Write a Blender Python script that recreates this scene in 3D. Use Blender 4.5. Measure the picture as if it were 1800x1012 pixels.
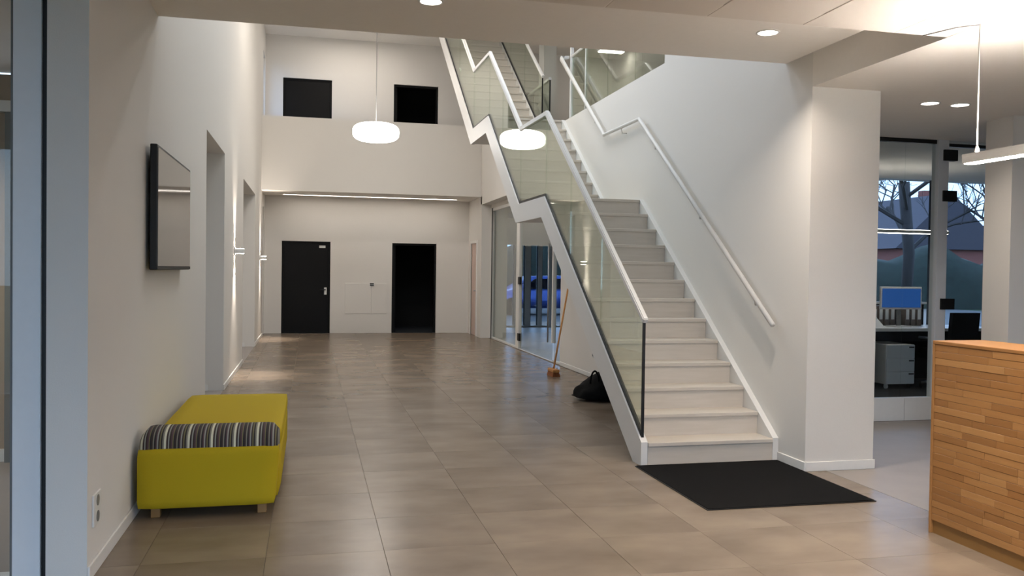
import bpy, bmesh, math, random
from mathutils import Vector, Matrix, noise
random.seed(7)
for o in list(bpy.data.objects): bpy.data.objects.remove(o)
SC = bpy.context.scene
C = SC.collection

# ------------------------------------------------------------------ camera
F, YAW, PITCH, ROLL, CH = 1516.36, 0.2302, -0.0199, 0.0139, 1.45
fw = Vector((math.sin(YAW)*math.cos(PITCH), math.cos(YAW)*math.cos(PITCH), math.sin(PITCH)))
rt = Vector((math.cos(YAW), -math.sin(YAW), 0))
up = rt.cross(fw)
r2 = rt*math.cos(ROLL) + up*math.sin(ROLL)
u2 = -rt*math.sin(ROLL) + up*math.cos(ROLL)
cd = bpy.data.cameras.new('camera'); cam = bpy.data.objects.new('camera', cd); C.objects.link(cam)
cd.sensor_width = 36; cd.lens = F/1800*36; cd.clip_start = 0.05; cd.clip_end = 300
m = Matrix((r2, u2, -fw)).transposed().to_4x4(); m.translation = (0, 0, CH)
cam.matrix_world = m
SC.camera = cam

# ------------------------------------------------------------------ sky and exposure
w = bpy.data.worlds.new('dusk_sky'); SC.world = w; w.use_nodes = True
wn = w.node_tree.nodes; wl = w.node_tree.links
bg = wn['Background']
tc = wn.new('ShaderNodeTexCoord'); sx = wn.new('ShaderNodeSeparateXYZ'); wr = wn.new('ShaderNodeValToRGB')
wl.new(tc.outputs['Generated'], sx.inputs[0]); wl.new(sx.outputs['Z'], wr.inputs[0]); wl.new(wr.outputs[0], bg.inputs[0])
wr.color_ramp.elements[0].position = 0.0; wr.color_ramp.elements[0].color = (0.42, 0.56, 0.78, 1)
wr.color_ramp.elements[1].position = 0.35; wr.color_ramp.elements[1].color = (0.52, 0.68, 0.95, 1)
bg.inputs[1].default_value = 3.1
SC.view_settings.view_transform = 'Standard'
SC.view_settings.look = 'None'
SC.view_settings.gamma = 1.0
SC.view_settings.use_curve_mapping = False
SC.view_settings.exposure = 0.5

# light strengths (fixtures are built further down)
WARM = (1.0, 0.88, 0.76)
NEUT = (1.0, 0.92, 0.84)
COOL = (0.88, 0.94, 1.0)
P_GLOBE = 10.0        # emission of the hanging globe
P_STRIP = 10.5         # soffit strip at the far end
P_VOID = 70.0         # each unseen luminaire added over the void (W)
P_COFFER = 14.0        # each coffer downlight (W)
P_OFFICE = 10.0       # office linear pendant emission
P_DESK = 40.0          # desk pendant emission (down)
P_DESKUP = 165.0       # desk pendant, upward side
P_NEAR = 28.0         # downlights over the lobby behind the camera (W)
P_SCONCE = 120.0

# ------------------------------------------------------------------ materials
def lin(c):
    return tuple(((v/255)/12.92 if v/255 <= 0.04045 else ((v/255+0.055)/1.055)**2.4) for v in c)
M = {}
def base_mat(name):
    mt = bpy.data.materials.new(name); mt.use_nodes = True
    M[name] = mt
    nt = mt.node_tree
    return mt, nt.nodes, nt.links, nt.nodes['Principled BSDF']
def mat(name, col, rough=0.6, metal=0.0, bump=0.0, scale=30.0, var=0.0, spec=0.5):
    mt, n, l, b = base_mat(name)
    c = lin(col); b.inputs['Roughness'].default_value = rough; b.inputs['Metallic'].default_value = metal
    b.inputs['Specular IOR Level'].default_value = spec
    geo = n.new('ShaderNodeNewGeometry')
    nz = n.new('ShaderNodeTexNoise'); nz.inputs['Scale'].default_value = scale; nz.inputs['Detail'].default_value = 4
    l.new(geo.outputs['Position'], nz.inputs['Vector'])
    rp = n.new('ShaderNodeValToRGB'); e = rp.color_ramp.elements
    e[0].position = 0.3; e[1].position = 0.7
    e[0].color = tuple(v*(1-var) for v in c)+(1,); e[1].color = tuple(min(1, v*(1+var)) for v in c)+(1,)
    l.new(nz.outputs['Fac'], rp.inputs[0]); l.new(rp.outputs[0], b.inputs['Base Color'])
    if bump:
        bp = n.new('ShaderNodeBump'); bp.inputs['Strength'].default_value = bump; bp.inputs['Distance'].default_value = 0.003
        l.new(nz.outputs['Fac'], bp.inputs['Height']); l.new(bp.outputs[0], b.inputs['Normal'])
    return mt
def emis(name, col, strength):
    mt, n, l, b = base_mat(name)
    b.inputs['Base Color'].default_value = (0.8, 0.8, 0.8, 1)
    b.inputs['Emission Color'].default_value = tuple(col)+(1,); b.inputs['Emission Strength'].default_value = strength
    return mt
def glass(name, tint, base=0.05, rough=0.0):
    mt = bpy.data.materials.new(name); mt.use_nodes = True; M[name] = mt
    n = mt.node_tree.nodes; l = mt.node_tree.links; n.remove(n['Principled BSDF'])
    out = n['Material Output']
    lw = n.new('ShaderNodeLayerWeight'); lw.inputs['Blend'].default_value = 0.5
    pw = n.new('ShaderNodeMath'); pw.operation = 'POWER'; pw.inputs[1].default_value = 5
    ma = n.new('ShaderNodeMath'); ma.operation = 'MULTIPLY_ADD'; ma.inputs[1].default_value = 1-base; ma.inputs[2].default_value = base
    tr = n.new('ShaderNodeBsdfTransparent'); tr.inputs[0].default_value = tint+(1,)
    gl = n.new('ShaderNodeBsdfGlossy'); gl.inputs['Roughness'].default_value = rough; gl.inputs['Color'].default_value = (0.95, 0.97, 0.95, 1)
    mx = n.new('ShaderNodeMixShader')
    l.new(lw.outputs['Facing'], pw.inputs[0]); l.new(pw.outputs[0], ma.inputs[0]); l.new(ma.outputs[0], mx.inputs[0])
    l.new(tr.outputs[0], mx.inputs[1]); l.new(gl.outputs[0], mx.inputs[2]); l.new(mx.outputs[0], out.inputs[0])
    return mt

mat('wall_paint', (224, 220, 214), 0.7, bump=0.15, scale=160, var=0.012)
mat('ceiling_paint', (236, 231, 224), 0.8, var=0.01)
mat('ceiling_panel', (224, 217, 208), 0.85, bump=0.1, scale=300, var=0.015)
mat('white_lacquer', (232, 230, 226), 0.35, var=0.01)
mat('white_metal', (222, 220, 216), 0.45, var=0.005)
mat('frame_grey', (228, 230, 233), 0.4, var=0.01)
mat('black_rubber', (10, 10, 11), 0.5)
mat('black_door', (9, 8, 8), 0.5, var=0.1, scale=8, spec=0.2)
mat('dark_room', (14, 14, 15), 0.9)
mat('dark_floor', (60, 64, 70), 0.4)
mat('grey_resin', (150, 143, 138), 0.45, var=0.05, scale=4)
mat('grout', (116, 104, 91), 0.85, var=0.05)
mat('carpet_dark', (44, 44, 46), 0.95, bump=0.4, scale=200, var=0.15)
mat('mat_black', (9, 8, 8), 0.95, bump=0.8, scale=350, var=0.3, spec=0.15)
mat('lime_fabric', (180, 156, 28), 0.85, bump=0.35, scale=500, var=0.06, spec=0.2)
mat('wood_foot', (150, 110, 60), 0.5)
mat('steel', (170, 172, 175), 0.3, 1.0)
mat('dark_metal', (35, 35, 38), 0.4, 0.6)
mat('beige_wall', (178, 160, 142), 0.8)
mat('bag_black', (9, 9, 9), 0.85, bump=0.6, scale=60, var=0.3, spec=0.15)
mat('plastic_white', (225, 224, 220), 0.4)
mat('plastic_grey', (120, 120, 118), 0.5)
mat('broom_wood', (190, 132, 70), 0.5, var=0.15, scale=25)
mat('broom_bristle', (140, 82, 40), 0.8, var=0.2, scale=120)
mat('asphalt', (70, 72, 74), 0.9)
mat('grass', (44, 66, 40), 0.95, var=0.3, scale=2)
mat('hedge', (28, 40, 34), 0.95, bump=0.8, scale=6, var=0.4)
mat('bark', (42, 38, 38), 0.9, var=0.3, scale=10)
mat('brick_house', (120, 70, 62), 0.85, var=0.15, scale=6)
mat('roof_slate', (58, 54, 62), 0.8, var=0.1)
mat('car_blue', (40, 70, 140), 0.2, 0.3)
mat('tyre', (15, 15, 15), 0.9)
mat('door_salmon', (214, 190, 178), 0.6)
mat('binder', (120, 108, 100), 0.7, var=0.1)
mat('paper', (232, 232, 228), 0.8)
glass('balustrade_glass', (0.90, 0.935, 0.885), 0.07)
glass('clear_glass', (0.93, 0.95, 0.94), 0.03)
glass('window_glass', (0.80, 0.87, 0.95))
glass('car_glass', (0.1, 0.12, 0.15))
emis('globe_light', (1.0, 0.95, 0.88), P_GLOBE)
emis('strip_light', NEUT, P_STRIP)
emis('down_light', NEUT, 12.0)
emis('office_light', (1.0, 0.93, 0.85), P_OFFICE)
emis('desk_light', NEUT, P_DESK)
emis('desk_uplight', NEUT, P_DESKUP)
emis('sconce_light', WARM, 30.0)
emis('screen_blue', (0.012, 0.065, 0.24), 0.7); M['screen_blue'].node_tree.nodes['Principled BSDF'].inputs['Base Color'].default_value = (0.01, 0.01, 0.02, 1)

def m_screen():
    mt, n, l, b = base_mat('tv_screen')
    b.inputs['Base Color'].default_value = (0.02, 0.018, 0.016, 1); b.inputs['Roughness'].default_value = 0.06
    b.inputs['Specular IOR Level'].default_value = 1.0
m_screen()
def m_tile():
    mt, n, l, b = base_mat('floor_tile')
    geo = n.new('ShaderNodeNewGeometry'); oi = n.new('ShaderNodeObjectInfo')
    cm = n.new('ShaderNodeCombineXYZ'); mu = n.new('ShaderNodeMath'); mu.operation = 'MULTIPLY'; mu.inputs[1].default_value = 40
    l.new(oi.outputs['Random'], mu.inputs[0]); l.new(mu.outputs[0], cm.inputs[2])
    ad = n.new('ShaderNodeVectorMath'); l.new(geo.outputs['Position'], ad.inputs[0]); l.new(cm.outputs[0], ad.inputs[1])
    n1 = n.new('ShaderNodeTexNoise'); n1.inputs['Scale'].default_value = 1.5; n1.inputs['Detail'].default_value = 4; n1.inputs['Roughness'].default_value = 0.5
    mp = n.new('ShaderNodeMapping'); mp.inputs['Scale'].default_value = (1, 1.7, 1)
    l.new(ad.outputs[0], mp.inputs[0]); l.new(mp.outputs[0], n1.inputs['Vector'])
    rp = n.new('ShaderNodeValToRGB'); e = rp.color_ramp.elements
    e[0].position = 0.25; e[0].color = lin((110, 97, 84))+(1,)
    e[1].position = 0.8; e[1].color = lin((145, 130, 114))+(1,)
    l.new(n1.outputs['Fac'], rp.inputs[0])
    hs = n.new('ShaderNodeHueSaturation'); mr = n.new('ShaderNodeMapRange')
    mr.inputs['To Min'].default_value = 0.96; mr.inputs['To Max'].default_value = 1.04
    l.new(oi.outputs['Random'], mr.inputs[0]); l.new(mr.outputs[0], hs.inputs['Value']); l.new(rp.outputs[0], hs.inputs['Color'])
    l.new(hs.outputs[0], b.inputs['Base Color'])
    r2 = n.new('ShaderNodeMapRange'); r2.inputs['To Min'].default_value = 0.24; r2.inputs['To Max'].default_value = 0.28
    l.new(n1.outputs['Fac'], r2.inputs[0]); l.new(r2.outputs[0], b.inputs['Roughness'])
    b.inputs['Specular IOR Level'].default_value = 0.26
m_tile()
def m_tread():
    mt, n, l, b = base_mat('step_board')
    geo = n.new('ShaderNodeNewGeometry'); mp = n.new('ShaderNodeMapping'); mp.inputs['Scale'].default_value = (1.2, 14, 14)
    nz = n.new('ShaderNodeTexNoise'); nz.inputs['Scale'].default_value = 2.5; nz.inputs['Detail'].default_value = 5
    l.new(geo.outputs['Position'], mp.inputs[0]); l.new(mp.outputs[0], nz.inputs['Vector'])
    rp = n.new('ShaderNodeValToRGB'); e = rp.color_ramp.elements
    e[0].position = 0.3; e[0].color = lin((195, 186, 174))+(1,); e[1].position = 0.7; e[1].color = lin((203, 194, 183))+(1,)
    l.new(nz.outputs['Fac'], rp.inputs[0]); l.new(rp.outputs[0], b.inputs['Base Color']); b.inputs['Roughness'].default_value = 0.5
m_tread()
def m_oak():
    mt, n, l, b = base_mat('oak_strip')
    geo = n.new('ShaderNodeNewGeometry'); oi = n.new('ShaderNodeObjectInfo')
    mp = n.new('ShaderNodeMapping'); mp.inputs['Scale'].default_value = (30, 2.2, 30)
    cm = n.new('ShaderNodeCombineXYZ'); mu = n.new('ShaderNodeMath'); mu.operation = 'MULTIPLY'; mu.inputs[1].default_value = 60
    l.new(oi.outputs['Random'], mu.inputs[0]); l.new(mu.outputs[0], cm.inputs[1])
    ad = n.new('ShaderNodeVectorMath'); l.new(geo.outputs['Position'], ad.inputs[0]); l.new(cm.outputs[0], ad.inputs[1])
    l.new(ad.outputs[0], mp.inputs[0])
    nz = n.new('ShaderNodeTexNoise'); nz.inputs['Scale'].default_value = 3; nz.inputs['Detail'].default_value = 6
    l.new(mp.outputs[0], nz.inputs['Vector'])
    mx = n.new('ShaderNodeMath'); mx.operation = 'MULTIPLY_ADD'; mx.inputs[1].default_value = 0.35
    l.new(nz.outputs['Fac'], mx.inputs[0])
    rn = n.new('ShaderNodeMath'); rn.operation = 'MULTIPLY'; rn.inputs[1].default_value = 0.7
    l.new(oi.outputs['Random'], rn.inputs[0]); l.new(rn.outputs[0], mx.inputs[2])
    rp = n.new('ShaderNodeValToRGB'); e = rp.color_ramp.elements
    e[0].position = 0.05; e[0].color = lin((150, 104, 58))+(1,); e[1].position = 0.95; e[1].color = lin((190, 142, 88))+(1,)
    k = rp.color_ramp.elements.new(0.5); k.color = lin((168, 119, 68))+(1,)
    l.new(mx.outputs[0], rp.inputs[0]); l.new(rp.outputs[0], b.inputs['Base Color']); b.inputs['Roughness'].default_value = 0.45
m_oak()
def m_stripe():
    mt, n, l, b = base_mat('striped_fabric')
    tcn = n.new('ShaderNodeTexCoord'); sp = n.new('ShaderNodeSeparateXYZ'); l.new(tcn.outputs['Object'], sp.inputs[0])
    dv = n.new('ShaderNodeMath'); dv.operation = 'DIVIDE'; dv.inputs[1].default_value = 0.127
    l.new(sp.outputs['X'], dv.inputs[0])
    fr = n.new('ShaderNodeMath'); fr.operation = 'FRACT'; l.new(dv.outputs[0], fr.inputs[0])
    rp = n.new('ShaderNodeValToRGB'); cr = rp.color_ramp; cr.interpolation = 'CONSTANT'
    dk = (56, 44, 40); gy = (120, 116, 104); cream = (205, 202, 178); pl = (84, 62, 66); ol = (110, 104, 70); bk = (40, 36, 36); gr = (138, 140, 132)
    seq = [(0, cream), (.09, dk), (.17, gr), (.22, dk), (.30, pl), (.36, ol), (.40, bk), (.47, dk), (.53, gy), (.58, bk), (.65, pl), (.70, gr), (.76, dk), (.82, ol), (.87, bk), (.93, gy)]
    cr.elements[0].position = 0; cr.elements[0].color = lin(seq[0][1])+(1,)
    cr.elements[1].position = seq[1][0]; cr.elements[1].color = lin(seq[1][1])+(1,)
    for p, c_ in seq[2:]:
        e = cr.elements.new(p); e.color = lin(c_)+(1,)
    l.new(fr.outputs[0], rp.inputs[0]); l.new(rp.outputs[0], b.inputs['Base Color']); b.inputs['Roughness'].default_value = 0.9
m_stripe()

# ------------------------------------------------------------------ helpers
def ident(o, label=None, cat=None, group=None, kind=None):
    if label: o['label'] = label
    if cat: o['category'] = cat
    if group: o['group'] = group
    if kind: o['kind'] = kind
    return o
def thing(name, loc, label=None, cat=None, group=None, kind=None):
    o = bpy.data.objects.new(name, None); C.objects.link(o); o.location = loc; o.empty_display_size = 0.1
    return ident(o, label, cat, group, kind)
def wpos(o):
    v = Vector((0, 0, 0))
    while o: v += o.location; o = o.parent
    return v
def mk(name, bm, mt, parent=None, smooth=False, origin=None):
    """bm is in world coordinates; the object's origin goes to its parent's, to `origin`, or to its base centre"""
    bmesh.ops.recalc_face_normals(bm, faces=bm.faces[:])
    if parent is not None:
        off = wpos(parent); loc = Vector((0, 0, 0))
    else:
        if origin is None:
            xs = [v.co.x for v in bm.verts]; ys = [v.co.y for v in bm.verts]; zs = [v.co.z for v in bm.verts]
            origin = ((min(xs)+max(xs))/2, (min(ys)+max(ys))/2, min(zs))
        off = Vector(origin); loc = Vector(origin)
    for v in bm.verts: v.co -= off
    me = bpy.data.meshes.new(name); bm.to_mesh(me); bm.free()
    if smooth:
        for p in me.polygons: p.use_smooth = True
    me.materials.append(M[mt])
    o = bpy.data.objects.new(name, me); C.objects.link(o); o.location = loc
    if parent is not None: o.parent = parent
    return o
def abox(bm, x0, x1, y0, y1, z0, z1, bevel=0, seg=2):
    vs = [bm.verts.new((x, y, z)) for z in (z0, z1) for y in (y0, y1) for x in (x0, x1)]
    fs = []
    for q in ((0, 2, 3, 1), (4, 5, 7, 6), (0, 1, 5, 4), (2, 6, 7, 3), (0, 4, 6, 2), (1, 3, 7, 5)):
        fs.append(bm.faces.new([vs[i] for i in q]))
    if bevel:
        es = list({e for f in fs for e in f.edges})
        bmesh.ops.bevel(bm, geom=es, offset=bevel, segments=seg, affect='EDGES', profile=0.5)
    return bm
def box(name, x0, x1, y0, y1, z0, z1, mt, parent=None, bevel=0, seg=2, smooth=False):
    return mk(name, abox(bmesh.new(), x0, x1, y0, y1, z0, z1, bevel, seg), mt, parent, smooth)
def aprism(bm, pts, axis, a, b):
    """extrude a 2-D outline: axis 'x' -> pts are (y,z); 'y' -> (x,z); 'z' -> (x,y)"""
    def P(p, t):
        return (t, p[0], p[1]) if axis == 'x' else ((p[0], t, p[1]) if axis == 'y' else (p[0], p[1], t))
    A = [bm.verts.new(P(p, a)) for p in pts]; B = [bm.verts.new(P(p, b)) for p in pts]
    bm.faces.new(A); bm.faces.new(B[::-1])
    for i in range(len(pts)):
        j = (i+1) % len(pts); bm.faces.new((A[j], A[i], B[i], B[j]))
    return bm
def prism(name, pts, axis, a, b, mt, parent=None):
    return mk(name, aprism(bmesh.new(), pts, axis, a, b), mt, parent)
def atube(bm, pts, r, n=10, cap=True):
    pts = [Vector(p) for p in pts]; rings = []
    for i, p in enumerate(pts):
        d = (pts[min(i+1, len(pts)-1)]-pts[max(i-1, 0)]).normalized()
        a = Vector((0, 0, 1)) if abs(d.z) < 0.95 else Vector((0, 1, 0))
        u = d.cross(a).normalized(); v = d.cross(u).normalized()
        if 0 < i < len(pts)-1:
            k = 1/max(0.5, math.cos(((p-pts[i-1]).normalized()).angle((pts[i+1]-p).normalized())/2))
        else: k = 1
        rings.append([bm.verts.new(p+u*r*math.cos(t)+v*r*k*math.sin(t)) for t in [2*math.pi*j/n for j in range(n)]])
    for a, b in zip(rings, rings[1:]):
        for j in range(n): bm.faces.new((a[j], a[(j+1) % n], b[(j+1) % n], b[j]))
    if cap: bm.faces.new(rings[0][::-1]); bm.faces.new(rings[-1])
    return bm
def tube(name, pts, r, mt, parent=None, n=10, smooth=True):
    return mk(name, atube(bmesh.new(), pts, r, n), mt, parent, smooth)
def alathe(bm, prof, cx, cy, n=24):
    rings = []
    for r, z in prof:
        if r < 1e-5: rings.append([bm.verts.new((cx, cy, z))])
        else: rings.append([bm.verts.new((cx+r*math.cos(2*math.pi*j/n), cy+r*math.sin(2*math.pi*j/n), z)) for j in range(n)])
    for a, b in zip(rings, rings[1:]):
        for j in range(n):
            k = (j+1) % n
            if len(a) == 1: bm.faces.new((a[0], b[j], b[k]))
            elif len(b) == 1: bm.faces.new((a[j], a[k], b[0]))
            else: bm.faces.new((a[j], a[k], b[k], b[j]))
    return bm
def lathe(name, prof, cx, cy, mt, parent=None, n=24, smooth=True):
    return mk(name, alathe(bmesh.new(), prof, cx, cy, n), mt, parent, smooth)
def wall(name, axis, a, b, u0, u1, v0, v1, holes, mt, parent=None):
    """slab between a and b along axis ('x': u=y, 'y': u=x, 'z': u=x v=y), with rectangular holes (u0,u1,v0,v1)"""
    us = sorted({u0, u1, *[min(max(t, u0), u1) for h in holes for t in h[:2]]})
    vs = sorted({v0, v1, *[min(max(t, v0), v1) for h in holes for t in h[2:]]})
    def solid(i, j):
        if i < 0 or j < 0 or i >= len(us)-1 or j >= len(vs)-1: return False
        cu, cv = (us[i]+us[i+1])/2, (vs[j]+vs[j+1])/2
        return not any(h[0] < cu < h[1] and h[2] < cv < h[3] for h in holes)
    def P(u, v, t):
        return (t, u, v) if axis == 'x' else ((u, t, v) if axis == 'y' else (u, v, t))
    bm = bmesh.new(); cache = {}
    def V(i, j, t):
        k = (i, j, t)
        if k not in cache: cache[k] = bm.verts.new(P(us[i], vs[j], t))
        return cache[k]
    for i in range(len(us)-1):
        for j in range(len(vs)-1):
            if not solid(i, j): continue
            bm.faces.new((V(i, j, a), V(i+1, j, a), V(i+1, j+1, a), V(i, j+1, a)))
            bm.faces.new((V(i, j, b), V(i, j+1, b), V(i+1, j+1, b), V(i+1, j, b)))
            for (di, dj, p, q) in ((-1, 0, (0, 0), (0, 1)), (1, 0, (1, 0), (1, 1)), (0, -1, (0, 0), (1, 0)), (0, 1, (0, 1), (1, 1))):
                if not solid(i+di, j+dj):
                    bm.faces.new((V(i+p[0], j+p[1], a), V(i+q[0], j+q[1], a), V(i+q[0], j+q[1], b), V(i+p[0], j+p[1], b)))
    o = mk(name, bm, mt, parent)
    if parent is None: o['kind'] = 'structure'
    return o
def struct(o): o['kind'] = 'structure'; return o
def area(name, loc, sx_, sy_, power, col, parent=None, rot=(0, 0, 0), spread=math.pi, shape='RECTANGLE'):
    d = bpy.data.lights.new(name, 'AREA'); d.shape = shape; d.size = sx_; d.size_y = sy_; d.energy = power; d.color = col; d.spread = spread
    o = bpy.data.objects.new(name, d); C.objects.link(o); o.rotation_euler = rot
    if parent is not None: o.parent = parent; o.location = Vector(loc)-wpos(parent)
    else: o.location = loc
    return o
def spot(name, loc, power, col, ang, blend, rot, parent=None, rad=0.02):
    d = bpy.data.lights.new(name, 'SPOT'); d.energy = power; d.color = col; d.spot_size = ang; d.spot_blend = blend; d.shadow_soft_size = rad
    o = bpy.data.objects.new(name, d); C.objects.link(o); o.rotation_euler = rot
    if parent is not None: o.parent = parent; o.location = Vector(loc)-wpos(parent)
    else: o.location = loc
    return o

# ------------------------------------------------------------------ dimensions (metres, from the camera fit)
XL, XR, XG = -0.98, 3.57, 3.78
YE, YV, YF = 6.05, 18.28, 19.69
Z1, Z2, ZS, ZFF, ZP, ZTOP = 2.83, 3.08, 3.03, 3.63, 4.54, 6.55
YN, YC, XC2 = 4.31, 5.68, 4.14

# ------------------------------------------------------------------ floor
fl = struct(box('floor', -6, 16, -3, 24, -0.12, -0.004, 'grout'))
# (tiles are children of the floor)
T = 0.588
xj = [XL] + [0.385+T*k for k in range(-2, 6)] + [3.74]
yj = [5.04+T*k for k in range(-5, 25)]
yj = [y for y in yj if y < YF-0.05]+[YF]
tile_mesh = {}
for i in range(len(xj)-1):
    for j in range(len(yj)-1):
        w_, h_ = xj[i+1]-xj[i], yj[j+1]-yj[j]
        key = (round(w_, 3), round(h_, 3))
        if key not in tile_mesh:
            bm = bmesh.new(); g = 0.0009; k = 0.0006
            x1, y1 = w_/2-g, h_/2-g
            lo = [bm.verts.new((x*x1, y*y1, -0.004)) for x, y in ((-1, -1), (1, -1), (1, 1), (-1, 1))]
            mi = [bm.verts.new((x*x1, y*y1, -k)) for x, y in ((-1, -1), (1, -1), (1, 1), (-1, 1))]
            hi = [bm.verts.new((x*(x1-k), y*(y1-k), 0)) for x, y in ((-1, -1), (1, -1), (1, 1), (-1, 1))]
            for a, b in ((lo, mi), (mi, hi)):
                for q in range(4): bm.faces.new((a[q], a[(q+1) % 4], b[(q+1) % 4], b[q]))
            bm.faces.new(hi)
            me = bpy.data.meshes.new('floor_tile'); bm.to_mesh(me); bm.free(); me.materials.append(M['floor_tile'])
            tile_mesh[key] = me
        o = bpy.data.objects.new('floor_tile', tile_mesh[key]); C.objects.link(o); o.parent = fl
        o.location = Vector(((xj[i]+xj[i+1])/2, (yj[j]+yj[j+1])/2, random.uniform(-0.0006, 0))) - fl.location
# grey poured floor of the office side and floor of the lobby behind the camera
box('resin_floor', 3.742, 10.6, 0.3, 7.5, -0.004, 0.0, 'grey_resin', fl)
box('office_carpet', 3.9, 15, 7.5, 10.55, -0.004, 0.0, 'carpet_dark', fl)
box('room_floor', 3.80, 7, 12, 21.5, -0.004, 0.002, 'white_lacquer', fl)
box('corridor_floor', -5.5, -1.2, 2.1, 7.5, -0.004, 0.0, 'grey_resin', fl)

# ------------------------------------------------------------------ left wall with deep openings
OP1 = (8.79, 10.60, 0, 2.772); OP2 = (13.50, 16.42, 0, 2.772)
OP3 = (18.90, 19.45, 0, 2.74); OPU = (18.70, 19.50, ZFF, 5.97); OPW = (6.6, 11.2, 4.75, 6.3)
wl_ = wall('wall_left', 'x', -1.153, XL, 4.25, YF+0.2, 0, ZTOP, [OP1, OP2, OP3, OPU, OPW], 'wall_paint')
n = 0
for (a, b, z0, z1) in (OP1, OP2, OP3):
    n += 1
    d = thing('door_%d' % n, (-1.5, (a+b)/2, 0), kind='structure')
    e = 0.10
    dx = -1.60
    wall('reveal', 'y', b, b+e, dx-0.05, -1.153, 0, z1, [], 'wall_paint', d)
    wall('reveal', 'y', a-e, a, dx-0.05, -1.153, 0, z1, [], 'wall_paint', d)
    box('lintel', dx-0.05, -1.153, a-e, b+e, z1, z1+0.1, 'wall_paint', d)
    box('threshold', dx-0.05, XL, a, b, -0.02, 0.0005, 'grey_resin', d)
    if b-a > 1:
        box('door_frame', dx+0.04, dx+0.10, b-0.05, b, 0, z1, 'white_lacquer', d)
        box('door_frame', dx+0.04, dx+0.10, a, a+0.05, 0, z1, 'white_lacquer', d)
        box('reveal_skirting', dx+0.10, -1.153, b-0.012, b, 0, 0.07, 'white_lacquer', d)
    lf = box('door_leaf', dx, dx+0.04, a, b, 0, z1, 'white_lacquer', d)
    tube('door_handle', [(dx+0.04, a+0.2, 1.02), (dx+0.09, a+0.2, 1.02), (dx+0.09, a+0.33, 1.02)], 0.01, 'steel', lf)
# daylight window high in the left wall, over the far gallery
wd = thing('window_1', (-1.05, 19.1, ZFF), kind='structure')
a, b, z0, z1 = OPU
for q in ((a, a+0.05, z0, z1), (b-0.05, b, z0, z1)): box('window_frame', -1.10, -1.04, q[0], q[1], q[2], q[3], 'white_lacquer', wd)
for q in ((z0, z0+0.05), (z1-0.05, z1)): box('window_frame', -1.10, -1.04, a+0.05, b-0.05, q[0], q[1], 'white_lacquer', wd)
box('window_pane', -1.075, -1.065, a+0.05, b-0.05, z0+0.05, z1-0.05, 'window_glass', wd)
# long high window in the left wall, above the line of sight
wh_ = thing('window_8', (-1.07, 8.9, OPW[2]), kind='structure')
for y in (OPW[0]+0.03, 8.13, 9.66, OPW[1]-0.03): box('window_frame', -1.11, -1.04, y-0.03, y+0.03, OPW[2], OPW[3], 'frame_grey', wh_)
for y0, y1 in ((OPW[0]+0.06, 8.10), (8.16, 9.63), (9.69, OPW[1]-0.06)): box('window_pane', -1.08, -1.07, y0, y1, OPW[2], OPW[3], 'clear_glass', wh_)
# skirting along the left wall, between the openings
bl = thing('baseboard_left', (XL, 5, 0), kind='structure')
for a, b in ((4.25, OP1[0]), (OP1[1], OP2[0]), (OP2[1], OP3[0])):
    box('baseboard', XL, XL+0.012, a, b, 0, 0.07, 'white_lacquer', bl, bevel=0.003, seg=1)

# glazed screen at the near end of the left wall, corridor behind it
ws = thing('window_2', (-1.6, 4.33, 0), kind='structure')
box('gasket', -1.184, -1.153, 4.30, 4.37, 0, Z1, 'black_rubber', ws)
box('frame_stile', -1.301, -1.184, 4.28, 4.38, 0, Z1, 'frame_grey', ws, bevel=0.004)
box('frame_stile', -2.75, -2.64, 4.28, 4.38, 0, Z1, 'frame_grey', ws, bevel=0.004)
box('frame_rail', -2.64, -1.301, 4.28, 4.38, 0, 0.03, 'frame_grey', ws, bevel=0.004)
box('frame_rail', -2.64, -1.301, 4.28, 4.38, Z1-0.08, Z1, 'frame_grey', ws, bevel=0.004)
box('window_pane', -2.64, -1.301, 4.32, 4.335, 0.03, Z1-0.08, 'clear_glass', ws)
box('glazing_strip', -1.315, -1.301, 4.30, 4.36, 0.03, Z1-0.08, 'plastic_grey', ws)
wb = wall('wall_corridor', 'y', 7.0, 7.1, -5.5, -1.7, 0, Z1, [], 'beige_wall')
wall('wall_outer_left', 'x', -5.6, -5.5, -3, 7.1, 0, Z1, [], 'beige_wall')
struct(box('ceiling_corridor', -5.6, -1.153, YN, 7.1, Z1+0.03, Z1+0.15, 'ceiling_paint'))
tr1 = thing('trim_1', (-1.9, 6.98, 0), kind='structure')
box('door_lining', -2.16, -2.10, 6.94, 7.0, 0, 2.55, 'plastic_grey', tr1)
box('door_lining', -1.98, -1.92, 6.94, 7.0, 0, 2.55, 'plastic_grey', tr1)
box('door_head', -2.6, -1.75, 6.93, 7.0, 2.55, 2.63, 'white_lacquer', tr1)
box('baseboard', -5.4, -1.75, 6.98, 7.0, 0, 0.09, 'white_lacquer', tr1)

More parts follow.
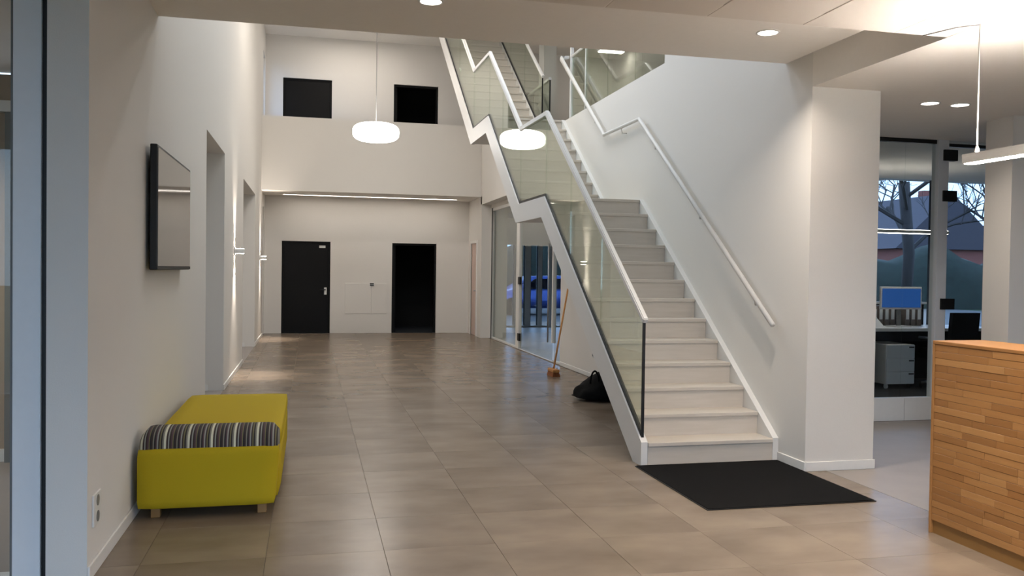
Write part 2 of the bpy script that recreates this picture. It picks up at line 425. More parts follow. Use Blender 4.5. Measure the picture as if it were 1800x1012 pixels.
# ------------------------------------------------------------------ far wall: doors on two storeys, gallery with parapet
D1 = (-0.612, 0.441); D2 = (1.811, 2.822); D3 = (4.20, 5.10); ZD = 2.043; ZUD = 5.63
wall('wall_far', 'y', YF, YF+0.25, -1.3, 9.2, 0, ZTOP,
     [(D1[0], D1[1], 0, ZD), (D2[0], D2[1], 0, ZD), (D1[0], D1[1], ZFF, ZUD), (D2[0], D2[1], ZFF, ZUD), (D3[0], D3[1], ZFF, ZUD), (XG+0.02, 6.9, 0, 2.9)], 'wall_paint')
def black_door(nm, x0, x1, z0, z1, closed, fittings=False):
    d = thing(nm, ((x0+x1)/2, YF+0.1, z0), kind='structure')
    t = 0.045; yy = YF+0.05
    box('door_frame', x0, x0+t, yy, yy+0.1, z0, z1, 'black_door', d)
    box('door_frame', x1-t, x1, yy, yy+0.1, z0, z1, 'black_door', d)
    box('door_frame', x0+t, x1-t, yy, yy+0.1, z1-t, z1, 'black_door', d)
    if closed:
        lf = box('door_leaf', x0+t, x1-t, yy+0.015, yy+0.06, z0+0.005, z1-t, 'black_door', d, bevel=0.004, seg=1)
        if fittings:
            box('lock_plate', x1-t-0.085, x1-t-0.03, yy+0.005, yy+0.015, z0+0.86, z0+1.02, 'plastic_white', lf, bevel=0.003)
            tube('door_handle', [(x1-t-0.055, yy+0.005, z0+0.97), (x1-t-0.055, yy-0.045, z0+0.97), (x1-t-0.18, yy-0.045, z0+0.97)], 0.009, 'dark_metal', lf)
            box('name_plate', x1-t-0.20, x1-t-0.065, yy+0.007, yy+0.015, z0+1.90, z0+1.955, 'plastic_white', lf, bevel=0.002)
    else:
        lf = box('door_leaf', x0+t, x0+t+0.045, yy+0.1, yy+0.1+(x1-x0)-2*t, z0+0.005, z1-t, 'black_door', d)
        tube('door_handle', [(x0+t+0.045, yy+0.95, z0+0.97), (x0+t+0.09, yy+0.95, z0+0.97), (x0+t+0.09, yy+0.82, z0+0.97)], 0.009, 'steel', lf)
    # unlit room behind
    y0, y1 = YF+0.25, YF+2.2
    wall('dark_room_wall', 'y', y1, y1+0.05, x0-0.6, x1+0.6, z0, z1+0.3, [], 'dark_room', d)
    wall('dark_room_wall', 'x', x0-0.65, x0-0.6, y0, y1, z0, z1+0.3, [], 'dark_room', d)
    wall('dark_room_wall', 'x', x1+0.6, x1+0.65, y0, y1, z0, z1+0.3, [], 'dark_room', d)
    box('dark_room_ceiling', x0-0.6, x1+0.6, y0, y1, z1+0.3, z1+0.35, 'dark_room', d)
    box('dark_room_floor', x0-0.6, x1+0.6, YF, y1, z0-0.05, z0+0.001, 'dark_floor' if z0 < 1 else 'dark_room', d)
black_door('door_4', D1[0], D1[1], 0, ZD, True, True)
black_door('door_5', D2[0], D2[1], 0, ZD, False)
black_door('door_6', D1[0], D1[1], ZFF, ZUD, True)
black_door('door_7', D2[0], D2[1], ZFF, ZUD, False)
black_door('door_8', D3[0], D3[1], ZFF, ZUD, True)
# access hatches and a small display on the far wall between the doors
hp = thing('wall_hatch', (1.2, YF, 0.43), 'flush white service hatch in the far wall between the two black doors', 'hatch')
box('hatch_door', 0.765, 1.345, YF-0.01, YF, 0.435, 1.125, 'wall_paint', hp, bevel=0.005, seg=1)
box('hatch_door', 1.352, 1.70, YF-0.01, YF, 0.435, 1.125, 'wall_paint', hp, bevel=0.005, seg=1)
dp = thing('wall_controller', (1.37, YF-0.01, 1.07), 'small dark control unit above the white hatch on the far wall', 'controller')
box('housing', 1.30, 1.42, YF-0.022, YF-0.006, 1.06, 1.135, 'plastic_white', dp, bevel=0.003)
box('display', 1.315, 1.405, YF-0.026, YF-0.022, 1.07, 1.10, 'dark_metal', dp)
box('display', 1.315, 1.405, YF-0.026, YF-0.022, 1.107, 1.13, 'dark_metal', dp)
# gallery slab and parapet over the far end
gal = struct(box('ceiling_gallery', XL, 9.0, YV, YF, ZS, ZFF, 'ceiling_paint'))
wall('wall_parapet', 'y', YV-0.001, YV+0.14, XL, 9.0, ZS-0.0005, ZP, [], 'wall_paint')

# ------------------------------------------------------------------ right wall
# face above the stair (one polygon), stands 0.2 m proud of the wall under the stair
RIS, GO = 0.173, 0.2405
Y1 = 6.05                      # first riser
YL1a, YL1b = Y1+12*GO, 10.10   # landing one
ZL1 = 13*RIS
Y2 = YL1b+GO                   # first riser of the second flight
YL2a, YL2b = Y2+7*GO, 13.22
ZL2 = ZL1+8*RIS
Y3 = YL2b+GO
sl = RIS/GO
prof = [(YC, 0), (6.4, 0), (9.0, 1.90), (10.3, 1.90), (12.2, 3.25), (12.2, ZFF), (YC, ZFF)]
wr_ = struct(prism('wall_right', prof, 'x', XR, XG, 'wall_paint'))
GL = (12.80, 18.16, 0, 2.78)
wall('wall_under_stair', 'x', XG, XC2, YC, YF, 0, ZFF, [GL, (18.66, 19.32, 0, 2.05)], 'wall_paint')
wall('wall_stairhead', 'x', XR, XG, 12.2, YV, 2.86, ZFF, [], 'wall_paint')
wall('wall_stair_parapet', 'x', XR, XG-0.06, 14.75, YV, ZFF, ZP, [], 'wall_paint')
wall('wall_return', 'x', XR, XG, 18.16, YF, 0, ZFF-0.6, [(18.66, 19.32, 0, 2.05)], 'wall_paint')
box('column_front', XR, XC2, YC-0.002, YC, 0, Z1, 'wall_paint', wr_)
# upper right wall, near part, standing on the first floor edge up to the glass
wall('wall_upper_right', 'x', XR, XG, YE, 8.42, ZFF, ZTOP, [], 'wall_paint')
br = thing('baseboard_right', (XR, YC, 0), kind='structure')
box('baseboard', XR-0.012, XR, YC-0.012, 6.05, 0, 0.07, 'white_lacquer', br, bevel=0.003, seg=1)
box('baseboard', XR, XC2+0.012, YC-0.014, YC-0.002, 0, 0.07, 'white_lacquer', br, bevel=0.003, seg=1)
box('baseboard', XG-0.012, XG, 7.3, 12.78, 0, 0.06, 'white_lacquer', br, bevel=0.003, seg=1)
# narrow salmon door near the far end of the right wall
d9 = thing('door_9', (XR, 19.0, 0), kind='structure')
box('door_frame', XR-0.02, XR+0.10, 18.60, 18.66, 0, 2.11, 'white_lacquer', d9)
box('door_frame', XR-0.02, XR+0.10, 19.32, 19.38, 0, 2.11, 'white_lacquer', d9)
box('door_frame', XR-0.02, XR+0.10, 18.66, 19.32, 2.05, 2.11, 'white_lacquer', d9)
l9 = box('door_leaf', XR+0.012, XR+0.05, 18.66, 19.32, 0.005, 2.05, 'door_salmon', d9)
tube('door_handle', [(XR+0.012, 18.75, 1.0), (XR-0.03, 18.75, 1.0), (XR-0.03, 18.87, 1.0)], 0.009, 'steel', l9)

# glazed front of the meeting room in the right wall
wg = thing('window_3', (XG, 15.5, 0), kind='structure')
def gframe(y0, y1, z0, z1, x0=XG+0.01, x1=XG+0.07): return box('window_frame', x0, x1, y0, y1, z0, z1, 'white_lacquer', wg)
gframe(18.08, 18.16, 0, 2.78); gframe(15.60, 15.84, 0, 2.72); gframe(13.30, 13.36, 0.3, 2.72); gframe(12.80, 12.86, 0, 2.78)
gframe(12.86, 18.08, 2.72, 2.78); gframe(15.84, 18.08, 0, 0.03); gframe(12.86, 13.30, 0, 0.03)
box('gasket', XG-0.004, XG+0.01, 18.06, 18.09, 0.0, 2.78, 'black_rubber', wg)
box('window_pane', XG+0.035, XG+0.045, 15.84, 18.08, 0.03, 2.72, 'clear_glass', wg)
box('window_pane', XG+0.035, XG+0.045, 12.86, 13.30, 0.03, 2.72, 'clear_glass', wg)
gd = thing('door_10', (XG+0.04, 14.4, 0), kind='structure')
gp = box('door_leaf', XG+0.035, XG+0.045, 13.37, 15.59, 0.01, 2.70, 'clear_glass', gd)
for z in (0.15, 1.20): box('hinge', XG+0.0, XG+0.033, 15.52, 15.66, z, z+0.14, 'dark_metal', gd, bevel=0.004)
tube('door_pull', [(XG-0.02, 13.46, 0.3), (XG-0.02, 13.46, 1.9)], 0.012, 'steel', gd)
# meeting room shell
EY = 21.5
wins = [(4.88, 5.10), (5.20, 5.385), (5.53, 5.73), (5.835, 6.035), (6.10, 6.6)]
we = wall('wall_room_end', 'y', EY, EY+0.2, XC2-0.5, 7.1, 0, ZS, [(a, b, 0.05, 2.12) for a, b in wins], 'wall_paint')
for k, (a, b) in enumerate(wins):
    d = thing('window_%d' % (10+k), ((a+b)/2, EY+0.1, 0.05), kind='structure')
    box('window_frame', a, a+0.02, EY+0.05, EY+0.12, 0.05, 2.12, 'black_door', d)
    box('window_frame', b-0.02, b, EY+0.05, EY+0.12, 0.05, 2.12, 'black_door', d)
    box('window_pane', a+0.02, b-0.02, EY+0.08, EY+0.09, 0.05, 2.12, 'window_glass', d)
wall('wall_room_side', 'x', 6.9, 7.1, 11.5, EY, 0, ZS, [], 'wall_paint')
wall('wall_room_near', 'y', 11.4, 11.5, XC2, 7.1, 0, ZS, [], 'wall_paint')
struct(box('ceiling_room', XC2, 7.1, 11.4, EY, 2.79, 2.9, 'ceiling_paint'))

# ------------------------------------------------------------------ ceilings and the beam
wall('wall_over_beam', 'y', YE-0.2, YE, XL, XR+0.2, Z2+0.1, ZTOP, [], 'wall_paint')
co = wall('ceiling_coffer', 'z', Z2, Z2+0.1, XL, XR, YN-0.2, YE, [], 'ceiling_paint')
wall('wall_coffer_side', 'x', XR, XR+0.2, YN-0.01, YC, Z1+0.12, Z2+0.1, [], 'ceiling_paint')
wall('wall_coffer_near', 'y', YN-0.2, YN, XL-0.2, XR, Z1+0.002, Z2, [], 'ceiling_paint')
wall('wall_upper_left_end', 'x', -1.153, XL, 4.0, 4.25, Z1, Z2+0.1, [], 'wall_paint')
cr_ = wall('ceiling_right', 'z', Z1, Z1+0.12, XR, 10.7, -3, 10.6, [(XR, XG, YC, 10.7), (XG, XC2, 6, 10.7)], 'ceiling_paint')
cn = struct(box('ceiling', -5.5, XR-0.002, -3, YN, Z1+0.03, Z1+0.15, 'ceiling_paint'))
PW = 0.575
pm = None
for i in range(-3, 5):
    x0 = 2.06+PW*(i-3)
    for j in range(2):
        if pm is None:
            bm = abox(bmesh.new(), -PW/2+0.0025, PW/2-0.0025, -1.15+0.0025, 1.15-0.0025, 0, 0.03, bevel=0.003, seg=1)
            pm = bpy.data.meshes.new('ceiling_panel'); bm.to_mesh(pm); bm.free(); pm.materials.append(M['ceiling_panel'])
        o = bpy.data.objects.new('ceiling_panel', pm); C.objects.link(o); o.parent = cn
        o.location = Vector((x0+PW/2, YN-1.15-2.3*j, Z1-0.0)) - cn.location
for j in range(2): box('ceiling_panel', 2.06+2*PW+0.0025, XR-0.003, YN-2.3*(j+1)+0.0025, YN-2.3*j-0.0025, Z1, Z1+0.03, 'ceiling_panel', cn, bevel=0.003, seg=1)
box('ceiling_panel', -5.4, 2.06-PW*6-0.003, -2.9, YN, Z1, Z1+0.03, 'ceiling_panel', cn)
box('ceiling_panel', 2.06-PW*6, XR-0.06, -2.9, YN-4.6, Z1, Z1+0.03, 'ceiling_panel', cn)
# void ceiling with an opening for the third flight, closed stair shaft above it
HO = (2.30, 3.75, 14.4, 18.0)
wall('ceiling_void', 'z', ZTOP, ZTOP+0.2, XL-0.2, 9.2, YE-0.2, YF+0.2, [HO], 'ceiling_paint')
sh = thing('ceiling_shaft', (3, 16, ZTOP), kind='structure')
for q in ((HO[0]-0.1, HO[0], HO[2]-0.1, HO[3]+0.1), (HO[1], HO[1]+0.1, HO[2]-0.1, HO[3]+0.1), (HO[0], HO[1], HO[2]-0.1, HO[2]), (HO[0], HO[1], HO[3], HO[3]+0.1)):
    box('shaft_wall', q[0], q[1], q[2], q[3], ZTOP+0.2, 9.2, 'wall_paint', sh)
box('shaft_top', HO[0]-0.1, HO[1]+0.1, HO[2]-0.1, HO[3]+0.1, 9.2, 9.3, 'ceiling_paint', sh)
# first floor to the right of the void
struct(box('floor_first', XC2, 9.2, YE-0.2, YV, ZFF-0.5, ZFF, 'grey_resin'))
struct(box('floor_first_edge', XG, XC2, YE-0.2, YV, ZFF-0.02, ZFF+0.0, 'grey_resin'))
wall('wall_first_floor', 'x', 7.0, 7.15, YE-0.2, YF, ZFF, ZTOP, [(16.5, 17.6, ZFF, ZFF+2.1), (20, 20.1, 0, 1)], 'wall_paint')
wall('wall_first_near', 'y', YE-0.2, YE, XG, 9.2, ZFF, ZTOP, [], 'wall_paint')
wall('wall_first_back', 'x', 9.0, 9.2, YE-0.2, YF, ZS, ZTOP, [], 'wall_paint')
struct(box('trim_2', 4.31, 4.56, 15.98, 16.35, ZFF, ZTOP, 'wall_paint'))

# ------------------------------------------------------------------ staircase
st = thing('staircase', (2.97, 6.05, 0), 'long straight white staircase with glass side, pale steps and two landings', 'staircase')
XS0, XS1 = 2.43, 2.482
XT0, XT1 = 2.484, 3.518
NF3 = 17
flights = [(Y1, 0.0, 13), (Y2, ZL1, 8), (Y3, ZL2, NF3)]
YT3 = Y3+(NF3-1)*GO; ZT3 = ZL2+NF3*RIS
top = [(Y1, 0.0), (Y1, RIS+0.004), (YL1a, ZL1+0.004), (YL1b, ZL1+0.004), (YL2a, ZL2+0.004), (YL2b, ZL2+0.004), (YT3, ZT3+0.004), (YT3+0.6, ZT3+0.004)]
D_ = 0.30; LB = 0.215
def low(y, z): return (y, z)
bot = [(YT3+0.6, ZT3-LB), (YT3+0.13, ZT3-LB), (YL2b+0.13, ZL2-LB), (YL2a+0.13, ZL2-LB), (YL1b+0.13, ZL1-LB), (YL1a+0.10, ZL1-LB), (6.22, 0.0)]
prism('stringer', top+bot, 'x', XS0, XS1, 'white_metal', st)
prism('stringer', top+bot, 'x', 3.52, XR-0.001, 'white_metal', st)
# underside plates
def plate(y0, z0, y1, z1): prism('underside_panel', [(y0, z0), (y1, z1), (y1, z1+0.03), (y0, z0+0.03)], 'x', XS1, 3.52, 'white_metal', st)
bb = bot[::-1]
for (p, q) in zip(bb, bb[1:]): plate(p[0]+0.005, p[1]+0.01, q[0], q[1]+0.01)
# steps: riser and tread each a board
bmr = abox(bmesh.new(), XT0, XT1, 0, 0.02, 0.0, RIS-0.03)
rm = bpy.data.meshes.new('riser'); bmr.to_mesh(rm); bmr.free(); rm.materials.append(M['step_board'])
bmt = abox(bmesh.new(), XT0, XT1, -0.012, GO+0.018, 0, 0.03, bevel=0.004)
tm = bpy.data.meshes.new('tread'); bmt.to_mesh(tm); bmt.free(); tm.materials.append(M['step_board'])
for (ys, zs, nn) in flights:
    for k in range(nn):
        o = bpy.data.objects.new('riser', rm); C.objects.link(o); o.parent = st
        o.location = Vector((0, ys+k*GO, zs+k*RIS)) - st.location
        if k < nn-1:
            o = bpy.data.objects.new('tread', tm); C.objects.link(o); o.parent = st
            o.location = Vector((0, ys+k*GO, zs+(k+1)*RIS-0.03)) - st.location
box('landing', XT0, XT1, YL1a-0.012, Y2, ZL1-0.03, ZL1, 'step_board', st, bevel=0.004)
box('landing', XT0, XT1, YL2a-0.012, Y3, ZL2-0.03, ZL2, 'step_board', st, bevel=0.004)
box('landing', XT0, XT1, YT3-0.012, YT3+0.6, ZT3-0.03, ZT3, 'step_board', st, bevel=0.004)
# glass side: panels, black gaskets, square white handrail on top
line = [(Y1+0.05, RIS+0.05*sl), (YL1a, ZL1), (YL1b, ZL1), (YL2a, ZL2), (YL2b, ZL2), (YT3, ZT3)]
def zat(y, seg): (a, za), (b, zb) = seg; return za+(zb-za)*(y-a)/(b-a)
HR = 0.875
def glass_side(x0, segs, cuts, parent):
    for seg, cut in zip(segs, cuts):
        ys = [seg[0][0]]+cut+[seg[1][0]]
        for a, b in zip(ys, ys[1:]):
            a2, b2 = a+0.006, b-0.006
            za, zb = zat(a2, seg), zat(b2, seg)
            g = prism('glass_panel', [(a2, za+0.006), (b2, zb+0.006), (b2, zb+HR), (a2, za+HR)], 'x', x0, x0+0.014, 'balustrade_glass', parent)
        (a, za), (b, zb) = seg
        prism('gasket', [(a, za+0.005), (b, zb+0.005), (b, zb+0.034), (a, za+0.034)], 'x', x0-0.006, x0+0.02, 'black_rubber', parent)
def handrail(name, pts, x, s, parent, mt='white_metal'):
    """square bar mitred along (y,z) points"""
    n_ = len(pts); upv = []; loz = []
    for i, (y, z) in enumerate(pts):
        ds = []
        if i > 0: ds.append(Vector((y-pts[i-1][0], z-pts[i-1][1])).normalized())
        if i < n_-1: ds.append(Vector((pts[i+1][0]-y, pts[i+1][1]-z)).normalized())
        d = sum(ds, Vector((0, 0))).normalized(); nn = Vector((-d.y, d.x)); k = 1/max(0.5, d.dot(ds[0]))
        upv.append((y+nn.x*s*k, z+nn.y*s*k)); loz.append((y-nn.x*s*k, z-nn.y*s*k))
    bm = aprism(bmesh.new(), upv+loz[::-1], 'x', x-s, x+s)
    es = [e for e in bm.edges]
    bmesh.ops.bevel(bm, geom=es, offset=s*0.35, segments=2, affect='EDGES')
    return mk(name, bm, mt, parent)
segs = list(zip(line, line[1:]))
cuts = [[7.09, 8.02], [], [11.13], [], [14.6, 15.7, 16.6]]
GXL = 2.449
glass_side(GXL, segs, cuts, st)
box('glass_edge', GXL-0.003, GXL+0.017, Y1+0.04, Y1+0.056, RIS+0.02, RIS+HR+0.03, 'black_rubber', st)
RZ = HR+0.022
hp_ = [(Y1+0.02, RIS+0.02*sl+RZ)]+[(y, z+RZ) for y, z in line[1:]]
handrail('handrail', hp_, GXL+0.007, 0.022, st)
# guard on the open right side of the third flight
seg3 = [((YL2b-0.15, ZL2), (YL2b, ZL2)), ((YL2b, ZL2), (YT3, ZT3))]
glass_side(3.54, [seg3[1]], [[14.4, 15.5, 16.5]], st)
box('glass_edge', 3.537, 3.557, YL2b-0.01, YL2b+0.006, ZL2, ZL2+HR, 'black_rubber', st)
handrail('handrail', [(YL2b-0.03, ZL2+RZ-0.02), (YT3, ZT3+RZ)], 3.547, 0.022, st)

# round rail on the wall side, on brackets
wh = thing('wall_handrail', (3.5, 6.06, 0.9), 'white tube handrail on brackets along the wall beside the stair', 'handrail')
wz = 0.885
wp = [(3.5, Y1+0.0, RIS+wz), (3.5, YL1a, ZL1+wz), (3.5, YL1b, ZL1+wz), (3.5, YL2a, ZL2+wz), (3.585, YL2a-0.1, ZL2+wz)]
tube('rail', wp, 0.021, 'white_metal', wh, n=14)
for y, z in ((6.35, RIS+0.3*sl), (7.4, RIS+1.35*sl), (8.5, RIS+2.45*sl), (9.5, ZL1), (10.5, ZL1+0.4*sl), (11.5, ZL1+1.4*sl)):
    tube('bracket', [(XR, y, z+wz-0.07), (3.515, y, z+wz-0.07), (3.5, y, z+wz-0.015)], 0.007, 'white_metal', wh, n=8)

# glass guard along the first floor edge above the stair wall
fg = thing('glass_balustrade', (XR+0.05, 10, ZFF), 'glass guard with white rail on the first floor edge above the stair wall', 'balustrade')
GB = [8.43, 9.40, 10.35, 11.24, 11.88]
for a, b in zip(GB, GB[1:]):
    box('glass_panel', XR+0.05, XR+0.064, a+0.006, b-0.006, ZFF+0.012, ZFF+HR, 'balustrade_glass', fg)
box('base_profile', XR+0.03, XR+0.085, 8.43, 11.9, ZFF, ZFF+0.012, 'white_metal', fg)
tube('rail', [(XR+0.057, 8.44, ZL2+wz+0.01), (XR+0.057, 11.9, ZL2+wz+0.01)], 0.021, 'white_metal', fg, n=12)
box('post', XR+0.035, XR+0.08, 11.885, 11.93, ZFF, ZFF+1.25, 'white_metal', fg, bevel=0.004)
box('post', XR+0.046, XR+0.068, 11.235, 11.257, ZFF+0.012, ZFF+HR, 'white_metal', fg)
gg = thing('gallery_balustrade', (XG, 14, ZFF), 'short glass guard with dark end edge beside the third flight at first floor', 'balustrade')
box('glass_panel', XG-0.08, XG-0.066, 13.36, 14.74, ZFF+0.012, ZFF+HR, 'balustrade_glass', gg)
box('glass_edge', XG-0.083, XG-0.063, 13.345, 13.36, ZFF, ZFF+HR, 'black_rubber', gg)
box('rail', XG-0.095, XG-0.051, 13.34, 14.74, ZFF+HR, ZFF+HR+0.04, 'white_metal', gg, bevel=0.006)
struct(box('floor_landing_edge', 3.571, XG, 12.201, 13.29, ZFF-0.1, ZFF, 'grey_resin'))
struct(box('floor_gallery_edge', XR+0.001, XG, 13.3, 14.75, ZFF-0.1, ZFF, 'grey_resin'))

# ------------------------------------------------------------------ lights of the place, plus unseen fill lamps added
def pendant_globe():
    t = thing('globe_pendant', (1.117, 15.5, 3.68), 'flattened round white globe lamp hanging in the void by a thin cord', 'lamp')
    pr = []
    for k in range(25):
        a = -math.pi/2+math.pi*k/24
        cr, sr = math.cos(a), math.sin(a)
        pr.append((0.41*abs(cr)**0.62, 3.868+0.165*math.copysign(abs(sr)**0.72, sr)))
    lathe('shade', pr, 1.117, 15.5, 'globe_light', t, 40)
    tube('cord', [(1.117, 15.5, 4.02), (1.117, 15.5, ZTOP)], 0.006, 'plastic_grey', t, 8)
    lathe('ceiling_rose', [(0, ZTOP-0.03), (0.05, ZTOP-0.03), (0.05, ZTOP), (0, ZTOP)], 1.117, 15.5, 'plastic_white', t, 20, False)
pendant_globe()
def strip(name, x0, x1, y0, y1, z, label, m_='strip_light', recess=True, group=None):
    t = thing(name, ((x0+x1)/2, (y0+y1)/2, z), label, 'lamp', group)
    f = 0.012
    box('housing', x0-f, x1+f, y0-f, y0, z-0.008, z, 'white_metal', t); box('housing', x0-f, x1+f, y1, y1+f, z-0.008, z, 'white_metal', t)
    box('housing', x0-f, x0, y0, y1, z-0.008, z, 'white_metal', t); box('housing', x1, x1+f, y0, y1, z-0.008, z, 'white_metal', t)
    box('diffuser', x0, x1, y0, y1, z-0.005, z, m_, t)
    return t
strip('strip_light', -0.575, 3.20, 19.18, 19.25, ZS, 'long thin light strip set in the low ceiling above the black doors')
# unseen luminaires added in the high ceiling to light the void
for i, (y, pw, lb) in enumerate(((7.6, 0.35, 'nearest to the beam'), (10.4, 0.85, 'over the first landing'), (13.2, 1.05, 'over the second landing'), (18.6, 0.26, 'over the far gallery'))):
    hw = 0.22 if i < 3 else 0.12
    cx = 2.0 if i == 1 else 0.9
    t = thing('unseen_luminaire', (cx, y, ZTOP), 'unseen flat luminaire added in the high ceiling, '+lb, 'lamp', 'added luminaires in the high ceiling')
    box('frame', cx-0.92, cx+0.92, y-hw, y+hw, ZTOP-0.03, ZTOP, 'white_metal', t, bevel=0.004)
    area('unseen_luminaire_light', (cx, y, ZTOP-0.04), 1.7, 1.7*hw, P_VOID*pw, COOL if i < 2 else NEUT, t)
t = thing('unseen_luminaire', (5.3, 11.5, ZTOP), 'unseen slim luminaire added over the first floor corridor behind the glass guard', 'lamp')  # out of view, added to light the first floor corridor
box('frame', 5.1, 5.5, 9.8, 13.2, ZTOP-0.03, ZTOP, 'white_metal', t, bevel=0.004)
area('corridor_light', (5.3, 11.5, ZTOP-0.04), 0.3, 3.2, 4, NEUT, t)
t = thing('corridor_lamp', (6.5, 18.5, 6.4), 'short bright ceiling lamp on the first floor seen through the glass guard', 'lamp')
box('housing', 6.26, 6.84, 18.40, 18.60, 6.41, ZTOP, 'white_metal', t)
box('diffuser', 6.27, 6.83, 18.41, 18.59, 6.395, 6.41, 'strip_light', t)

def sconce(y, z, label):
    t = thing('wall_sconce', (XL, y, z), label, 'lamp', 'wall lamps along the left wall')
    box('back_plate', XL, XL+0.015, y-0.05, y+0.05, z-0.05, z+0.05, 'white_metal', t, bevel=0.004)
    box('body', XL+0.015, XL+0.13, y-0.045, y+0.045, z-0.03, z+0.03, 'white_metal', t, bevel=0.006)
    box('lens', XL+0.03, XL+0.12, y-0.035, y+0.035, z+0.03, z+0.033, 'sconce_light', t)
    box('lens', XL+0.03, XL+0.12, y-0.035, y+0.035, z-0.033, z-0.03, 'sconce_light', t)
    spot('sconce_up', (XL+0.06, y, z+0.05), P_SCONCE, WARM, math.radians(66), 1.0, (math.pi, 0, 0), t, 0.01)
    spot('sconce_down', (XL+0.06, y, z-0.05), P_SCONCE, WARM, math.radians(66), 1.0, (0, 0, 0), t, 0.01)
sconce(12.0, 1.662, 'small white up and down wall lamp between the two deep openings')
sconce(18.0, 1.64, 'small white up and down wall lamp past the second deep opening, near the far wall')

def downlight(x, y, z, power, label, group):
    t = thing('downlight', (x, y, z), label, 'lamp', group)
    lathe('trim_ring', [(0.078, z-0.0), (0.078, z-0.006), (0.066, z-0.007), (0.064, z)], x, y, 'white_metal', t, 28)
    lathe('diffuser', [(0, z-0.003), (0.064, z-0.003), (0.064, z)], x, y, 'down_light', t, 24, False)
    area('downlight_lamp', (x, y, z-0.012), 0.12, 0.12, power, WARM, t, spread=math.radians(130), shape='DISK')
downlight(2.99, 5.305, Z2, P_COFFER, 'round recessed downlight in the ceiling strip before the stair', 'downlights')
downlight(0.70, 5.25, Z2, P_COFFER*0.15, 'round recessed downlight in the ceiling strip, cut by the top edge of the photo', 'downlights')
downlight(4.79, 5.955, Z1, 4, 'round recessed downlight right of the column, left one of the pair', 'downlights')
downlight(5.06, 5.945, Z1, 4, 'round recessed downlight right of the column, right one of the pair', 'downlights')
downlight(2.75, 0.9, Z1, P_NEAR, 'round recessed downlight in the panelled ceiling behind the viewpoint', 'downlights')
downlight(2.5, 3.0, Z1, 22, 'unseen recessed downlight added in the panelled ceiling in front of the desk', 'downlights')  # hidden lamp added to brighten the floor on the right
downlight(1.2, 1.6, Z1, P_NEAR*0.15, 'unseen recessed downlight added in the panelled ceiling over the entrance hall', 'downlights')  # out-of-view fill lamp added near the camera

downlight(-2.6, 5.8, Z1+0.03, 14, 'unseen recessed downlight added in the side corridor behind the glazed screen', 'downlights')  # out-of-view lamp added to brighten the corridor behind the screen
# pendant bar over the reception desk
t = thing('pendant_bar', (3.545, 3.0, 2.07), 'white pendant bar lamp on a thin cable above the wooden desk', 'lamp')
box('housing', 3.51, 3.58, 1.9, 4.10, 2.078, 2.115, 'white_metal', t, bevel=0.003)
box('diffuser', 3.517, 3.573, 1.91, 4.09, 2.073, 2.078, 'desk_light', t)
box('uplight', 3.52, 3.57, 1.95, 4.0, 2.115, 2.117, 'desk_uplight', t)
box('housing_rim', 3.51, 3.519, 1.9, 4.10, 2.114, 2.128, 'white_metal', t)
box('housing_rim', 3.571, 3.58, 1.9, 4.10, 2.114, 2.128, 'white_metal', t)
box('housing_rim', 3.519, 3.571, 4.06, 4.10, 2.114, 2.128, 'white_metal', t)
for y in (4.03, 1.97): tube('cable', [(3.545, y, 2.115), (3.545, y, Z1)], 0.004, 'white_metal', t, 8)
for y in (4.03, 1.97): lathe('cable_grip', [(0, 2.115), (0.012, 2.115), (0.012, 2.15), (0.006, 2.17), (0, 2.17)], 3.545, y, 'white_metal', t, 12)
tube('cable', [(3.545, 4.03, Z1-0.004), (3.46, 4.10, Z1-0.006), (3.40, 4.30, Z1-0.004)], 0.003, 'plastic_grey', t, 8)

# ------------------------------------------------------------------ objects in the hall
# lime bench with a striped bolster
SX0, SX1, SY0, SY1 = -0.935, -0.165, 5.21, 7.33
sf = thing('bench_sofa', (-0.55, 6.2, 0), 'low lime green bench sofa with a striped bolster end, along the left wall', 'sofa')
def soft(name, x0, x1, y0, y1, z0, z1, bev, mt, puff=0.0, taper=0.0):
    bm = abox(bmesh.new(), x0, x1, y0, y1, z0, z1)
    bmesh.ops.subdivide_edges(bm, edges=bm.edges[:], cuts=7, use_grid_fill=True)
    cx, cy, cz = (x0+x1)/2, (y0+y1)/2, (z0+z1)/2
    for v in bm.verts:
        p = v.co
        u, q, s = (p.x-cx)/((x1-x0)/2), (p.y-cy)/((y1-y0)/2), (p.z-cz)/((z1-z0)/2)
        # round the corners by moving verts toward an inset box
        ix, iy, iz = min(max(p.x, x0+bev), x1-bev), min(max(p.y, y0+bev), y1-bev), min(max(p.z, z0+bev), z1-bev)
        d = Vector((p.x-ix, p.y-iy, p.z-iz))
        if d.length > 1e-6: p = Vector((ix, iy, iz))+d.normalized()*bev
        f = (1-u*u)*(1-q*q)
        if s > 0.9: p = p+Vector((0, 0, puff*f))
        if taper: p = p+Vector((taper*s*max(u, 0), 0, 0))
        v.co = p
    o = mk(name, bm, mt, sf, True); return o
soft('end_panel', SX0-0.012, SX1-0.01, SY0, SY0+0.10, 0.062, 0.408, 0.022, 'lime_fabric', taper=0.013)
soft('base', SX0, SX1, SY0+0.10, SY1, 0.075, 0.33, 0.03, 'lime_fabric')
soft('seat_cushion', SX0+0.01, SX1, SY0+0.30, SY1, 0.33, 0.425, 0.03, 'lime_fabric', 0.006)
